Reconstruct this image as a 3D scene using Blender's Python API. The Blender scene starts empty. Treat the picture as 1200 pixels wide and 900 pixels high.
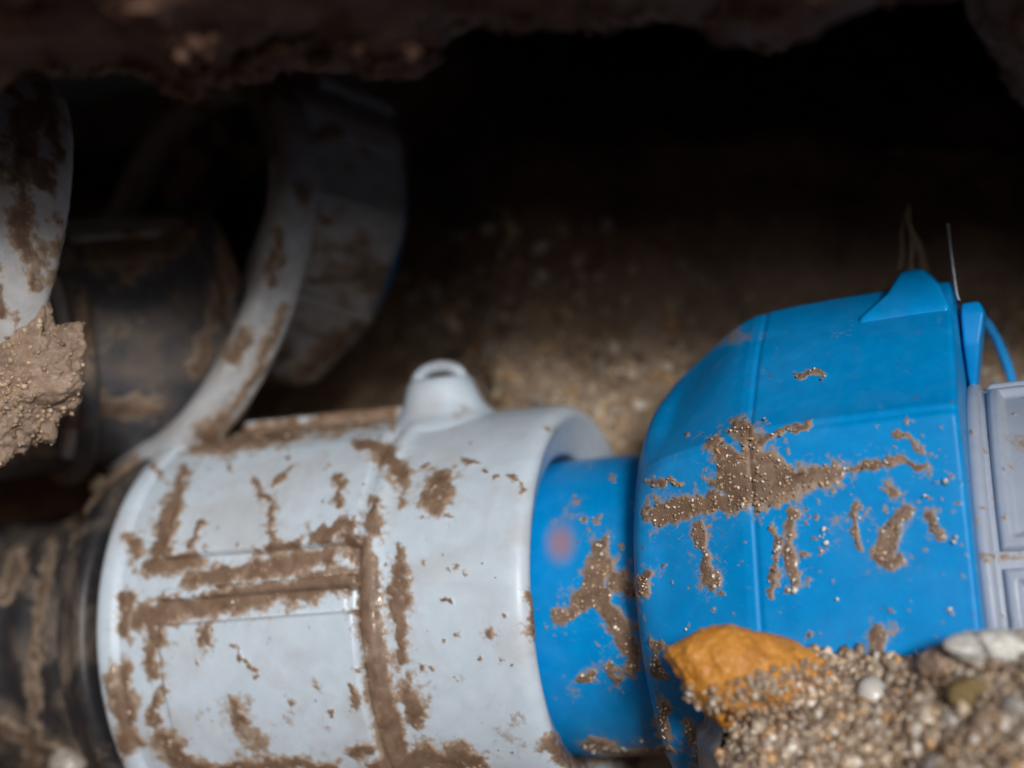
import bpy, math, random
import numpy as np
from mathutils import Vector, Matrix
R_ = math.radians
rnd = random.Random(7)
rng = np.random.default_rng(7)
sc = bpy.context.scene
COL = sc.collection

# ------------------------------------------------------------------ camera, sky, sun, exposure
PITCH = R_(30)                       # the camera looks 30 degrees down into the dug-out hollow
FPX = 1700.0                         # focal length in photograph pixels (1200 wide)
U = 0.35 / FPX                       # metres per local unit (the neck of the blue coupling is 0.35 m away)
CAM = np.array([0.0, -0.30, 0.30])
B_R = np.array([1.0, 0, 0])
B_D = np.array([0, -math.sin(PITCH), -math.cos(PITCH)])
B_F = np.array([0, math.cos(PITCH), -math.sin(PITCH)])
BASIS = np.stack([B_R, B_D, B_F])    # rows: right, down, forward

cd = bpy.data.cameras.new('camera'); cam = bpy.data.objects.new('camera', cd); COL.objects.link(cam)
cam.location = CAM; cam.rotation_euler = (math.pi / 2 - PITCH, 0, 0)
cd.sensor_width = 36; cd.lens = 36 * FPX / 1200
cd.clip_start = 0.01; cd.clip_end = 500
cd.dof.use_dof = True; cd.dof.focus_distance = 1430 * U; cd.dof.aperture_fstop = 6.0
sc.camera = cam

SUN_EL, SUN_AZ = 46.5, 12.0          # behind the camera, a little to the right
w = bpy.data.worlds.new('World'); sc.world = w; w.use_nodes = True
nt = w.node_tree; bg = nt.nodes['Background']
sky = nt.nodes.new('ShaderNodeTexSky'); sky.sky_type = 'NISHITA'; sky.sun_disc = False
sky.sun_elevation = R_(SUN_EL); sky.sun_rotation = R_(180 - SUN_AZ)
sky.air_density = 1.0; sky.dust_density = 2.5; sky.ozone_density = 1.0
nt.links.new(sky.outputs[0], bg.inputs[0]); bg.inputs[1].default_value = 0.095
ld = bpy.data.lights.new('sun', 'SUN'); sun = bpy.data.objects.new('sun', ld); COL.objects.link(sun)
ld.energy = 1.8; ld.angle = R_(11); ld.color = (1.0, 0.98, 0.965)
sd = Vector((math.sin(R_(SUN_AZ)) * math.cos(R_(SUN_EL)), -math.cos(R_(SUN_AZ)) * math.cos(R_(SUN_EL)), math.sin(R_(SUN_EL))))
sun.rotation_euler = sd.to_track_quat('Z', 'Y').to_euler(); sun.location = (0.3, -1, 1.5)
sc.view_settings.view_transform = 'Standard'; sc.view_settings.look = 'None'
sc.view_settings.exposure = 0.56; sc.view_settings.gamma = 1.0
sc.render.engine = 'CYCLES'
try:
    sc.cycles.use_denoising = True
    sc.cycles.max_bounces = 6
except Exception:
    pass

# ------------------------------------------------------------------ helpers: coordinates and noise
def W(p):
    """local (right, down, forward) units -> world metres"""
    return CAM + (np.asarray(p, float) @ BASIS) * U
def P(px, py, Z):
    return np.array([(px - 600) * Z / FPX, (py - 450) * Z / FPX, Z], float)
def proj(p):
    return 600 + FPX * p[..., 0] / p[..., 2], 450 + FPX * p[..., 1] / p[..., 2]
def unit(v):
    v = np.asarray(v, float); return v / np.linalg.norm(v)
def _h(ix, iy, iz, seed):
    n = (ix.astype(np.uint32) * np.uint32(374761393) + iy.astype(np.uint32) * np.uint32(668265263)
         + iz.astype(np.uint32) * np.uint32(2147483647) + np.uint32(seed * 977 + 13))
    n = (n ^ (n >> np.uint32(13))) * np.uint32(1274126177)
    n = n ^ (n >> np.uint32(16)); n = n * np.uint32(2246822519); n = n ^ (n >> np.uint32(15))
    return n.astype(np.float64) / 4294967295.0
def vnoise(p, seed=0):
    ip = np.floor(p).astype(np.int64); f = p - ip; f = f * f * (3 - 2 * f)
    r = 0
    for dx in (0, 1):
        for dy in (0, 1):
            for dz in (0, 1):
                wgt = (f[..., 0] if dx else 1 - f[..., 0]) * (f[..., 1] if dy else 1 - f[..., 1]) * (f[..., 2] if dz else 1 - f[..., 2])
                r = r + wgt * _h(ip[..., 0] + dx, ip[..., 1] + dy, ip[..., 2] + dz, seed)
    return r
def fbm(p, scale, octaves=4, seed=0, gain=0.5):
    a, s, t, q = 1.0, 0, 0, np.asarray(p, float) / scale
    for o in range(octaves):
        s = s + a * vnoise(q + 31.7 * o, seed + o); t += a; a *= gain; q = q * 2.03
    return s / t
def sstep(a, b, x):
    x = np.clip((x - a) / (b - a), 0, 1); return x * x * (3 - 2 * x)

# ------------------------------------------------------------------ helpers: objects
def thing(name, label, cat, loc, group=None):
    o = bpy.data.objects.new(name, None); COL.objects.link(o); o.location = W(loc)
    o.empty_display_size = 0.01
    o['label'] = label; o['category'] = cat
    if group: o['group'] = group
    return o
def mesh_obj(name, V, F, mat, parent=None, loc=None, attrs=None, smooth=True, label=None):
    """V: local units; F: list/array of faces; the object's origin is loc (or the parent's)."""
    Wv = W(V)
    org = origin_of(parent) if parent is not None else (W(loc) if loc is not None else W(np.asarray(V).mean(0)))
    Wv = Wv - org
    me = bpy.data.meshes.new(name)
    if isinstance(F, np.ndarray):
        n, k = F.shape
        me.vertices.add(len(Wv)); me.vertices.foreach_set('co', Wv.astype(np.float32).ravel())
        me.loops.add(n * k); me.loops.foreach_set('vertex_index', F.astype(np.int32).ravel())
        me.polygons.add(n); me.polygons.foreach_set('loop_start', np.arange(0, n * k, k, dtype=np.int32))
        me.update(calc_edges=True)
    else:
        me.from_pydata([tuple(v) for v in Wv], [], [tuple(f) for f in F])
    if smooth: me.polygons.foreach_set('use_smooth', np.ones(len(me.polygons), bool))
    for k_, a in (attrs or {}).items():
        a = np.asarray(a, np.float32)
        if a.ndim == 1:
            at = me.attributes.new(k_, 'FLOAT', 'POINT'); at.data.foreach_set('value', a)
        else:
            at = me.attributes.new(k_, 'FLOAT_COLOR', 'POINT'); at.data.foreach_set('color', np.c_[a, np.ones(len(a))].astype(np.float32).ravel())
    me.materials.append(mat); me.validate(); me.update()
    o = bpy.data.objects.new(name, me); COL.objects.link(o)
    if parent is not None: o.parent = parent
    else: o.location = org
    if label: o['label'] = label
    return o
def origin_of(o):
    v = np.array(o.location)
    while o.parent is not None: o = o.parent; v = v + np.array(o.location)
    return v
def tag(o, label, cat, group=None):
    o['label'] = label; o['category'] = cat
    if group: o['group'] = group
    return o
def grid_faces(nu, nv, closed_v=False, flip=False):
    i = np.arange(nu - 1)[:, None]; m = nv if closed_v else nv - 1
    j = np.arange(m)[None, :]; j2 = (j + 1) % nv
    F = np.stack([i * nv + j, i * nv + j2, (i + 1) * nv + j2, (i + 1) * nv + j], -1).reshape(-1, 4)
    return F[:, ::-1].copy() if flip else F
def grid_normals(G):
    du = np.gradient(G, axis=0); dv = np.gradient(G, axis=1)
    n = np.cross(du, dv); l = np.linalg.norm(n, axis=-1, keepdims=True); l[l < 1e-9] = 1
    return n / l

# ------------------------------------------------------------------ materials
def newmat(name):
    m = bpy.data.materials.new(name); m.use_nodes = True
    n = m.node_tree.nodes; l = m.node_tree.links; b = n['Principled BSDF']
    return m, n, l, b
def noise_node(n, l, scale, detail=4, rough=0.55, dist=0.0, src=None):
    t = n.new('ShaderNodeTexNoise'); t.inputs['Scale'].default_value = scale; t.inputs['Detail'].default_value = detail
    t.inputs['Roughness'].default_value = rough; t.inputs['Distortion'].default_value = dist
    if src is not None: l.new(src, t.inputs['Vector'])
    return t
def ramp(n, l, src, stops):
    r = n.new('ShaderNodeValToRGB'); e = r.color_ramp.elements
    while len(e) < len(stops): e.new(0.5)
    for i, (p, c) in enumerate(stops):
        e[i].position = p; e[i].color = (*c, 1) if len(c) == 3 else c
    l.new(src, r.inputs[0]); return r
def mixc(n, l, fac, a, b):
    m = n.new('ShaderNodeMix'); m.data_type = 'RGBA'
    for s, v in ((0, fac), (6, a), (7, b)):
        if hasattr(v, 'is_output'): l.new(v, m.inputs[s])
        else: m.inputs[s].default_value = v if s == 0 else (*v, 1)
    return m.outputs[2]
def mathn(n, l, op, a, b=None, clamp=False):
    m = n.new('ShaderNodeMath'); m.operation = op; m.use_clamp = clamp
    for i, v in enumerate((a, b)):
        if v is None: continue
        if hasattr(v, 'is_output'): l.new(v, m.inputs[i])
        else: m.inputs[i].default_value = v
    return m.outputs[0]
MUD = [(0.25, (0.10, 0.060, 0.038)), (0.5, (0.19, 0.120, 0.078)), (0.75, (0.30, 0.205, 0.14))]
def mud_plastic(name, base, base2, rough=0.38, film=0.25, mud=MUD, coat=0.0, bump=0.3, spec=0.5, spatter=True, faded=False, edge=0.6):
    """plastic under a layer of mud; attribute 'mud' says where the mud lies (0.5 = its edge)"""
    m, n, l, b = newmat(name)
    tc = n.new('ShaderNodeTexCoord').outputs['Object']
    at = n.new('ShaderNodeAttribute'); at.attribute_name = 'mud'
    fine = noise_node(n, l, 900, 6, 0.65, 0.3, tc)
    big = noise_node(n, l, 60, 5, 0.6, 0.5, tc)
    mid = noise_node(n, l, 260, 5, 0.6, 0.2, tc)
    v = mathn(n, l, 'ADD', at.outputs['Fac'], mathn(n, l, 'MULTIPLY', mathn(n, l, 'SUBTRACT', fine.outputs[0], 0.5), 0.75))
    soft = noise_node(n, l, 150, 4, 0.6, 0.4, tc)
    lo_ = n.new('ShaderNodeMapRange'); lo_.inputs[1].default_value = 0.4; lo_.inputs[2].default_value = 0.62
    lo_.inputs[3].default_value = 0.45; lo_.inputs[4].default_value = 0.16; l.new(soft.outputs[0], lo_.inputs[0])
    mr = n.new('ShaderNodeMapRange'); mr.interpolation_type = 'SMOOTHSTEP'
    l.new(lo_.outputs[0], mr.inputs[1]); mr.inputs[2].default_value = 0.58; l.new(v, mr.inputs[0]); mask = mr.outputs[0]
    # thin brown film around the mud and in faint clouds
    fr = n.new('ShaderNodeMapRange'); fr.inputs[1].default_value = 0.19; fr.inputs[2].default_value = 0.47; fr.inputs[4].default_value = 1.9
    l.new(v, fr.inputs[0])
    cl = ramp(n, l, big.outputs[0], [(0.45, (0, 0, 0)), (0.75, (1, 1, 1))])
    fm = mathn(n, l, 'ADD', mathn(n, l, 'MULTIPLY', fr.outputs[0], mid.outputs[0]), mathn(n, l, 'MULTIPLY', cl.outputs[0], film), True)
    pc = mixc(n, l, ramp(n, l, mid.outputs[0], [(0.3, (0, 0, 0)), (0.7, (1, 1, 1))]).outputs[0], base, base2)
    pc = mixc(n, l, fm, pc, (0.33, 0.25, 0.18))
    if spatter:
        vo = n.new('ShaderNodeTexVoronoi'); vo.inputs['Scale'].default_value = 330
        va = n.new('ShaderNodeVectorMath'); va.operation = 'MULTIPLY_ADD'; l.new(fine.outputs['Color'], va.inputs[0]); va.inputs[1].default_value = (.0022,) * 3; l.new(tc, va.inputs[2])
        l.new(va.outputs[0], vo.inputs['Vector'])
        sep = n.new('ShaderNodeSeparateColor'); l.new(vo.outputs['Color'], sep.inputs[0])
        s1 = mathn(n, l, 'LESS_THAN', vo.outputs['Distance'], mathn(n, l, 'MULTIPLY', mathn(n, l, 'SUBTRACT', sep.outputs[0], 0.74, True), 0.6))
        pc = mixc(n, l, mathn(n, l, 'MULTIPLY', s1, 0.8), pc, (0.13, 0.085, 0.06))
    if faded:
        fa = n.new('ShaderNodeAttribute'); fa.attribute_name = 'faded'
        pc = mixc(n, l, fa.outputs['Fac'], pc, (0.34, 0.20, 0.22))
        mp = n.new('ShaderNodeMapping'); mp.inputs['Scale'].default_value = (1, 1, 9); mp.inputs['Rotation'].default_value = (.3, .9, .2); l.new(tc, mp.inputs[0])
        sc1 = noise_node(n, l, 120, 6, 0.8, 0, mp.outputs[0])
        sr = ramp(n, l, sc1.outputs[0], [(0.60, (0, 0, 0)), (0.66, (1, 1, 1))])
        pc = mixc(n, l, mathn(n, l, 'MULTIPLY', sr.outputs[0], 0.30), pc, (0.10, 0.28, 0.55))
    mc = ramp(n, l, mid.outputs[0], mud)
    ed = n.new('ShaderNodeMapRange'); ed.inputs[1].default_value = 0.48; ed.inputs[2].default_value = 0.72; ed.inputs[3].default_value = edge; ed.inputs[4].default_value = 0.0
    l.new(v, ed.inputs[0])
    mcol = mixc(n, l, ed.outputs[0], mc.outputs[0], (0.40, 0.30, 0.215))
    l.new(mixc(n, l, mask, pc, mcol), b.inputs['Base Color'])
    rr = n.new('ShaderNodeMapRange'); rr.inputs[1].default_value = 0.35; rr.inputs[2].default_value = 0.7
    rr.inputs[3].default_value = rough - 0.06; rr.inputs[4].default_value = rough + 0.14; l.new(big.outputs[0], rr.inputs[0])
    mrg = n.new('ShaderNodeMix'); l.new(mask, mrg.inputs[0]); l.new(rr.outputs[0], mrg.inputs[2]); mrg.inputs[3].default_value = 0.5
    l.new(mrg.outputs[0], b.inputs['Roughness'])
    b.inputs['Specular IOR Level'].default_value = spec
    wet = ramp(n, l, mid.outputs[0], [(0.45, (0, 0, 0)), (0.62, (1, 1, 1))])
    l.new(mathn(n, l, 'MULTIPLY', mathn(n, l, 'MULTIPLY', mask, wet.outputs[0]), 0.9), b.inputs['Coat Weight']); b.inputs['Coat Roughness'].default_value = 0.12
    hgt = mathn(n, l, 'ADD', mathn(n, l, 'MULTIPLY', mask, mathn(n, l, 'ADD', mathn(n, l, 'MULTIPLY', fine.outputs[0], 1.2), 0.4)),
                mathn(n, l, 'MULTIPLY', mid.outputs[0], 0.12))
    bp = n.new('ShaderNodeBump'); bp.inputs['Strength'].default_value = bump; bp.inputs['Distance'].default_value = 0.0006
    l.new(hgt, bp.inputs['Height']); l.new(bp.outputs[0], b.inputs['Normal'])
    return m
def earth(name, stops, scale=90, rough=0.8, bump=0.8, dist=0.002, wet=0.0, spec=0.4, sandy=None):
    m, n, l, b = newmat(name)
    tc = n.new('ShaderNodeTexCoord').outputs['Object']
    a = noise_node(n, l, scale, 7, 0.65, 0.4, tc); f = noise_node(n, l, scale * 6, 5, 0.65, 0, tc)
    mm = mathn(n, l, 'ADD', mathn(n, l, 'MULTIPLY', a.outputs[0], 0.65), mathn(n, l, 'MULTIPLY', f.outputs[0], 0.35))
    c = ramp(n, l, mm, stops).outputs[0]
    if sandy:
        at = n.new('ShaderNodeAttribute'); at.attribute_name = 'sandy'
        c = mixc(n, l, at.outputs['Fac'], c, ramp(n, l, mm, sandy).outputs[0])
    l.new(c, b.inputs['Base Color'])
    b.inputs['Roughness'].default_value = rough; b.inputs['Specular IOR Level'].default_value = spec
    b.inputs['Coat Weight'].default_value = wet; b.inputs['Coat Roughness'].default_value = 0.3
    bp = n.new('ShaderNodeBump'); bp.inputs['Strength'].default_value = bump; bp.inputs['Distance'].default_value = dist
    l.new(mm, bp.inputs['Height']); l.new(bp.outputs[0], b.inputs['Normal'])
    return m
def tinted(name, rough=0.5, spec=0.5, col=None, coat=0.2, dist=0.0006):
    """stone; colour from attribute 'tint' (joined grains) or given"""
    m, n, l, b = newmat(name)
    tc = n.new('ShaderNodeTexCoord').outputs['Object']
    f = noise_node(n, l, 420, 5, 0.6, 0, tc)
    if col is None:
        at = n.new('ShaderNodeAttribute'); at.attribute_name = 'tint'; c = at.outputs['Color']
    else:
        c = mixc(n, l, 0.0, col, col)
    k = ramp(n, l, f.outputs[0], [(0.3, (0.62, 0.6, 0.58)), (0.7, (1.15, 1.12, 1.08))])
    mx = n.new('ShaderNodeMix'); mx.data_type = 'RGBA'; mx.blend_type = 'MULTIPLY'; mx.inputs[0].default_value = 1
    l.new(c, mx.inputs[6]); l.new(k.outputs[0], mx.inputs[7]); l.new(mx.outputs[2], b.inputs['Base Color'])
    b.inputs['Roughness'].default_value = rough; b.inputs['Specular IOR Level'].default_value = spec
    b.inputs['Coat Weight'].default_value = coat; b.inputs['Coat Roughness'].default_value = 0.15
    bp = n.new('ShaderNodeBump'); bp.inputs['Strength'].default_value = 0.5; bp.inputs['Distance'].default_value = dist
    l.new(f.outputs[0], bp.inputs['Height']); l.new(bp.outputs[0], b.inputs['Normal'])
    return m

M_GREY = mud_plastic('pale_grey_plastic', (0.57, 0.66, 0.74), (0.50, 0.59, 0.67), 0.38, 0.42)
M_GREY2 = mud_plastic('blue_grey_plastic', (0.34, 0.39, 0.47), (0.30, 0.35, 0.43), 0.40, 0.08)
M_GREYD = mud_plastic('dirty_grey_plastic', (0.56, 0.58, 0.60), (0.42, 0.43, 0.44), 0.5, 0.5)
M_BLUE = mud_plastic('blue_plastic', (0.0, 0.265, 0.64), (0.0, 0.22, 0.56), 0.33, 0.05, bump=0.35, spec=0.25, faded=True)
M_SLEEVE = mud_plastic('dusty_black_plastic', (0.05, 0.055, 0.068), (0.10, 0.10, 0.11), 0.45, 0.7, spatter=False)
M_HOSE = mud_plastic('muddy_black_hose', (0.016, 0.017, 0.022), (0.03, 0.028, 0.028), 0.45, 0.5, mud=[(0.25, (0.06, 0.04, 0.03)), (0.5, (0.11, 0.075, 0.052)), (0.75, (0.17, 0.12, 0.085))], spatter=False, edge=0.15)
M_BLACK = mud_plastic('dark_inside_black', (0.010, 0.011, 0.014), (0.016, 0.017, 0.02), 0.5, 0.25, spatter=False)
SANDY_LIT = [(0.3, (0.16, 0.11, 0.07)), (0.5, (0.38, 0.28, 0.195)), (0.72, (0.58, 0.46, 0.34))]  # gravel tones raised so the shaded bank reads as lit
M_SOIL = earth('dark_soil', [(0.3, (0.08, 0.045, 0.03)), (0.5, (0.21, 0.125, 0.085)), (0.72, (0.36, 0.235, 0.16))], 45, 0.85, 0.9, 0.004, sandy=SANDY_LIT)
M_LEDGE = earth('brown_clay', [(0.32, (0.075, 0.036, 0.025)), (0.5, (0.15, 0.085, 0.06)), (0.68, (0.26, 0.155, 0.11))], 70, 0.85, 1.0, 0.005)
M_CLUMP = earth('light_mud', [(0.3, (0.15, 0.10, 0.07)), (0.5, (0.27, 0.19, 0.135)), (0.72, (0.42, 0.31, 0.23))], 120, 0.7, 0.9, 0.0015, 0.15)
M_SAND = earth('wet_sand', [(0.3, (0.12, 0.09, 0.065)), (0.5, (0.29, 0.22, 0.165)), (0.72, (0.48, 0.39, 0.30))], 160, 0.45, 1.0, 0.0018, 0.5)
M_OCHRE = earth('ochre_clay', [(0.3, (0.30, 0.12, 0.02)), (0.5, (0.58, 0.24, 0.03)), (0.72, (0.72, 0.36, 0.08))], 210, 0.5, 1.0, 0.001, 0.2)
M_GRAIN = tinted('grit_stone', 0.45, 0.5, None, 0.25)
M_GLINT = tinted('wet_glint', 0.15, 0.9, None, 1.0)  # white colour and gloss imitate wet glints on the mud
M_CRUMB = tinted('crumb_earth', 0.8, 0.3, (0.17, 0.095, 0.065), 0.0)
M_CHALK = tinted('white_stone', 0.5, 0.5, (0.66, 0.66, 0.62), 0.3)
M_SPLINT = tinted('pale_wood', 0.7, 0.3, (0.42, 0.34, 0.25), 0.0)
M_FIBRE = tinted('grey_fibre', 0.4, 0.5, (0.35, 0.40, 0.46), 0.0)
PEB_COLS = [(0.42, 0.34, 0.25), (0.30, 0.22, 0.155), (0.50, 0.46, 0.40), (0.56, 0.42, 0.26), (0.36, 0.33, 0.30), (0.24, 0.17, 0.12), (0.62, 0.60, 0.55)]
M_PEB = [tinted('pebble_%s' % k, 0.42, 0.5, c, 0.4) for k, c in zip(('buff', 'brown', 'cream', 'ochre', 'grey', 'umber', 'white'), PEB_COLS)]

# ------------------------------------------------------------------ round fittings about an axis
class Axis:
    def __init__(s, O, d):
        s.O = np.array(O, float); s.d = unit(d)
        n = np.array([0, 0, -1.0]); s.n = unit(n - s.d * (n @ s.d)); s.u = np.cross(s.n, s.d)
        if s.u[1] > 0: s.u = -s.u
    def pt(s, t, r, ph):
        t, r, ph = np.broadcast_arrays(t, r, ph)
        return s.O + t[..., None] * s.d + (r * np.cos(ph))[..., None] * s.n + (r * np.sin(ph))[..., None] * s.u
    def inv(s, px, py, R):
        """where the sight line of a photograph pixel meets the cylinder of radius R"""
        v = unit(P(px, py, 1000)); a = v - s.d * (v @ s.d); o = -s.O; b = o - s.d * (o @ s.d)
        A, B, C = a @ a, 2 * a @ b, b @ b - R * R; D = B * B - 4 * A * C
        k = (-B - math.sqrt(max(D, 0))) / (2 * A); q = v * k - s.O
        return float(q @ s.d), math.atan2(q @ s.u, q @ s.n)
def chaikin(pts, it=2):
    pts = np.array(pts, float)
    for _ in range(it):
        a = pts[:-1] * 0.75 + pts[1:] * 0.25; b = pts[:-1] * 0.25 + pts[1:] * 0.75
        q = np.empty((2 * len(a), pts.shape[1])); q[0::2] = a; q[1::2] = b
        pts = np.vstack([pts[:1], q, pts[-1:]])
    return pts
def resample(pts, step):
    pts = np.array(pts, float); s = np.r_[0, np.cumsum(np.linalg.norm(np.diff(pts, axis=0), axis=1))]
    n = max(4, int(s[-1] / step)); q = np.linspace(0, s[-1], n)
    q = np.unique(np.r_[q, s]) if step > 6 else q
    return np.stack([np.interp(q, s, pts[:, k]) for k in range(pts.shape[1])], 1)
def phis(R, step, lo=-75, hi=125):
    """fine where the photograph sees the fitting, coarser on the far side"""
    a = np.linspace(R_(lo), R_(hi), max(8, int(R_(hi - lo) * R / step)))
    b = np.linspace(R_(hi), R_(lo + 360), max(8, int(R_(360 - hi + lo) * R / (step * 5))))[1:-1]
    return np.r_[a, b]
def seg_dist(px, py, pts):
    best = np.full(px.shape, 1e9)
    for (x0, y0), (x1, y1) in zip(pts[:-1], pts[1:]):
        dx, dy = x1 - x0, y1 - y0; L = dx * dx + dy * dy + 1e-9
        k = np.clip(((px - x0) * dx + (py - y0) * dy) / L, 0, 1)
        best = np.minimum(best, np.hypot(px - x0 - k * dx, py - y0 - k * dy))
    return best
def mud_mask(G, strokes, amp=0.5, scale=26, seed=3, base=0.0, blotch=0.0, bs=70, bl=(.55, .85)):
    px, py = proj(G); m = np.full(px.shape, base)
    far = G[..., 2] < 0
    px = px + (fbm(G, 15, 4, seed + 60, .68) - .5) * 26; py = py + (fbm(G, 15, 4, seed + 70, .68) - .5) * 26
    wn = 0.35 + 1.3 * fbm(G, 13, 3, seed + 80, .6)
    for s in strokes:
        pts, wd = s[0], s[1]; st = s[2] if len(s) > 2 else 1.0
        if len(pts) == 1: pts = [pts[0], (pts[0][0] + .1, pts[0][1])]
        x0 = min(p[0] for p in pts) - 4 * wd - 9; x1 = max(p[0] for p in pts) + 4 * wd + 9
        y0 = min(p[1] for p in pts) - 4 * wd - 9; y1 = max(p[1] for p in pts) + 4 * wd + 9
        sel = (px > x0) & (px < x1) & (py > y0) & (py < y1)
        if not sel.any(): continue
        d = seg_dist(px[sel], py[sel], pts) / wn[sel]
        core = np.clip(1.0 - 0.5 * d / wd, 0, 1) ** 1.3 * st * 1.15
        tail = 0.50 * st * np.exp(-d / (1.1 * wd + 8)) if wd > 4 else 0      # thin smear and spatter round the thick mud
        m[sel] = np.maximum(m[sel], np.maximum(core, tail))
    n = fbm(G, scale, 5, seed, 0.6)
    n2 = fbm(G, 6, 3, seed + 33, 0.7)
    m = m + ((n - 0.5) * amp + (n2 - 0.5) * 0.55) * sstep(0.05, 0.3, m)
    if blotch:
        m = np.maximum(m, sstep(bl[0], bl[1], fbm(G, bs, 5, seed + 9, 0.62)) * blotch)
    return m
def revolve(ax, prof, strokes=(), ph=None, step=2.0, rmod=None, thick=1.5, mk={}, lo=-75, hi=125, smooth=2, cap=False):
    pr = resample(chaikin(prof, smooth), step); R0 = pr[:, 1].max()
    ph = phis(R0, step, lo, hi) if ph is None else ph
    T, PH = np.meshgrid(pr[:, 0], ph, indexing='ij'); RR = np.repeat(pr[:, 1][:, None], len(ph), 1)
    if rmod is not None: RR = rmod(T, RR, PH)
    G = ax.pt(T, RR, PH)
    m = mud_mask(G, strokes, **mk)
    N = grid_normals(G)
    rad = np.cos(PH)[..., None] * ax.n + np.sin(PH)[..., None] * ax.u
    sg = np.sign((N * rad).sum(-1).mean()) or 1
    Nn = N * sg
    lump = 0.5 + fbm(G, 7, 3, 5)
    G = G + Nn * (sstep(0.4, 0.62, m) * thick * lump)[..., None]
    nu, nv = T.shape
    F = grid_faces(nu, nv, True, flip=sg > 0)
    return G.reshape(-1, 3), F, m.ravel(), G, m
def part(name, ax, prof, mat, parent, label=None, **k):
    V, F, m, G, M = revolve(ax, prof, **k)
    o = mesh_obj(name, V, F, mat, parent, attrs={'mud': m}, label=label)
    return o, G, M
def patch(name, ax, t0, t1, p0, p1, R, h, mat, parent, strokes=(), bev=7, step=2.0, mk={}, thick=1.5, rfun=None, hole=None, label=None, skew=0.0):
    """a raised moulding on the barrel between t0..t1 and angles p0..p1, h high with rounded edges"""
    nt_ = max(6, int((t1 - t0) / step)); npn = max(6, int((p1 - p0) * R / step))
    T, PH = np.meshgrid(np.linspace(t0, t1, nt_), np.linspace(p0, p1, npn), indexing='ij')
    e = np.minimum(np.minimum(T - t0, t1 - T), np.minimum(PH - p0, p1 - PH) * R)
    H = np.sqrt(np.clip(1 - (1 - np.clip(e / bev, 0, 1)) ** 2, 0, 1)) * (h + 5) - 5
    if hole:
        d = np.minimum(np.minimum(T - t0 - hole, t1 - hole - T), np.minimum(PH - p0 - hole / R, p1 - hole / R - PH) * R)
        H = H - sstep(0, 7, d) * h * 0.75
    RR = (rfun(T) if rfun else R) + H
    G = ax.pt(T + skew * (PH - p0) * R, RR, PH)
    m = mud_mask(G, strokes, **mk)
    rad = np.cos(PH)[..., None] * ax.n + np.sin(PH)[..., None] * ax.u
    G = G + rad * (sstep(0.4, 0.62, m) * thick * (0.5 + fbm(G, 7, 3, 5)))[..., None]
    N = grid_normals(G); sg = (N * rad).sum(-1).mean() > 0
    return mesh_obj(name, G.reshape(-1, 3), grid_faces(nt_, npn, False, flip=sg), mat, parent, attrs={'mud': m.ravel()}, label=label)

# ------------------------------------------------------------------ grains and pebbles
PHI = (1 + 5 ** .5) / 2
ICO = np.array([(-1, PHI, 0), (1, PHI, 0), (-1, -PHI, 0), (1, -PHI, 0), (0, -1, PHI), (0, 1, PHI), (0, -1, -PHI), (0, 1, -PHI), (PHI, 0, -1), (PHI, 0, 1), (-PHI, 0, -1), (-PHI, 0, 1)]) / math.hypot(1, PHI)
ICF = np.array([(0, 11, 5), (0, 5, 1), (0, 1, 7), (0, 7, 10), (0, 10, 11), (1, 5, 9), (5, 11, 4), (11, 10, 2), (10, 7, 6), (7, 1, 8), (3, 9, 4), (3, 4, 2), (3, 2, 6), (3, 6, 8), (3, 8, 9), (4, 9, 5), (2, 4, 11), (6, 2, 10), (8, 6, 7), (9, 8, 1)])
def rand_rot(n):
    q = rng.normal(size=(n, 4)); q /= np.linalg.norm(q, axis=1, keepdims=True); a, b, c, d = q.T
    return np.stack([1 - 2 * (c * c + d * d), 2 * (b * c - a * d), 2 * (b * d + a * c), 2 * (b * c + a * d), 1 - 2 * (b * b + d * d), 2 * (c * d - a * b), 2 * (b * d - a * c), 2 * (c * d + a * b), 1 - 2 * (b * b + c * c)], 1).reshape(n, 3, 3)
GRAIN_COLS = np.array([(0.40, 0.32, 0.24), (0.25, 0.18, 0.12), (0.52, 0.46, 0.38), (0.34, 0.30, 0.26), (0.72, 0.72, 0.70), (0.50, 0.33, 0.17), (0.14, 0.10, 0.08)])
def grains(name, C, size, mat, parent, probs=None, label=None):
    """joined fine grains: centres C (local units), per-grain size; one part, kind stuff"""
    n = len(C)
    if not n: return
    S = size[:, None] * rng.uniform(0.55, 1.25, (n, 3))
    V = ICO[None] * rng.uniform(0.8, 1.2, (n, 12, 1)) * S[:, None, :]
    V = np.einsum('nij,nkj->nki', rand_rot(n), V) + C[:, None, :]
    F = (ICF[None] + (np.arange(n) * 12)[:, None, None]).reshape(-1, 3)
    ci = rng.choice(len(GRAIN_COLS), n, p=probs); c = GRAIN_COLS[ci] * rng.uniform(0.7, 1.2, (n, 1)) * (0.5 + 1.15 * fbm(C, 45, 4, 64, .6))[:, None] * np.array([1.08, 1.0, 0.9])
    o = mesh_obj(name, V.reshape(-1, 3), F, mat, parent, attrs={'tint': np.repeat(c, 12, 0)}, smooth=False, label=label)
    o['kind'] = 'stuff'
    return o
def sub_ico():
    V = [Vector(v) for v in ICO]; F = []; cache = {}
    def mid(a, b):
        k = (min(a, b), max(a, b))
        if k not in cache: V.append(((V[a] + V[b]) / 2).normalized()); cache[k] = len(V) - 1
        return cache[k]
    for a, b, c in ICF:
        ab, bc, ca = mid(a, b), mid(b, c), mid(c, a)
        F += [(a, ab, ca), (b, bc, ab), (c, ca, bc), (ab, bc, ca)]
    return np.array([tuple(v) for v in V]), np.array(F)
SV, SF = sub_ico()
PEB = []
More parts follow.
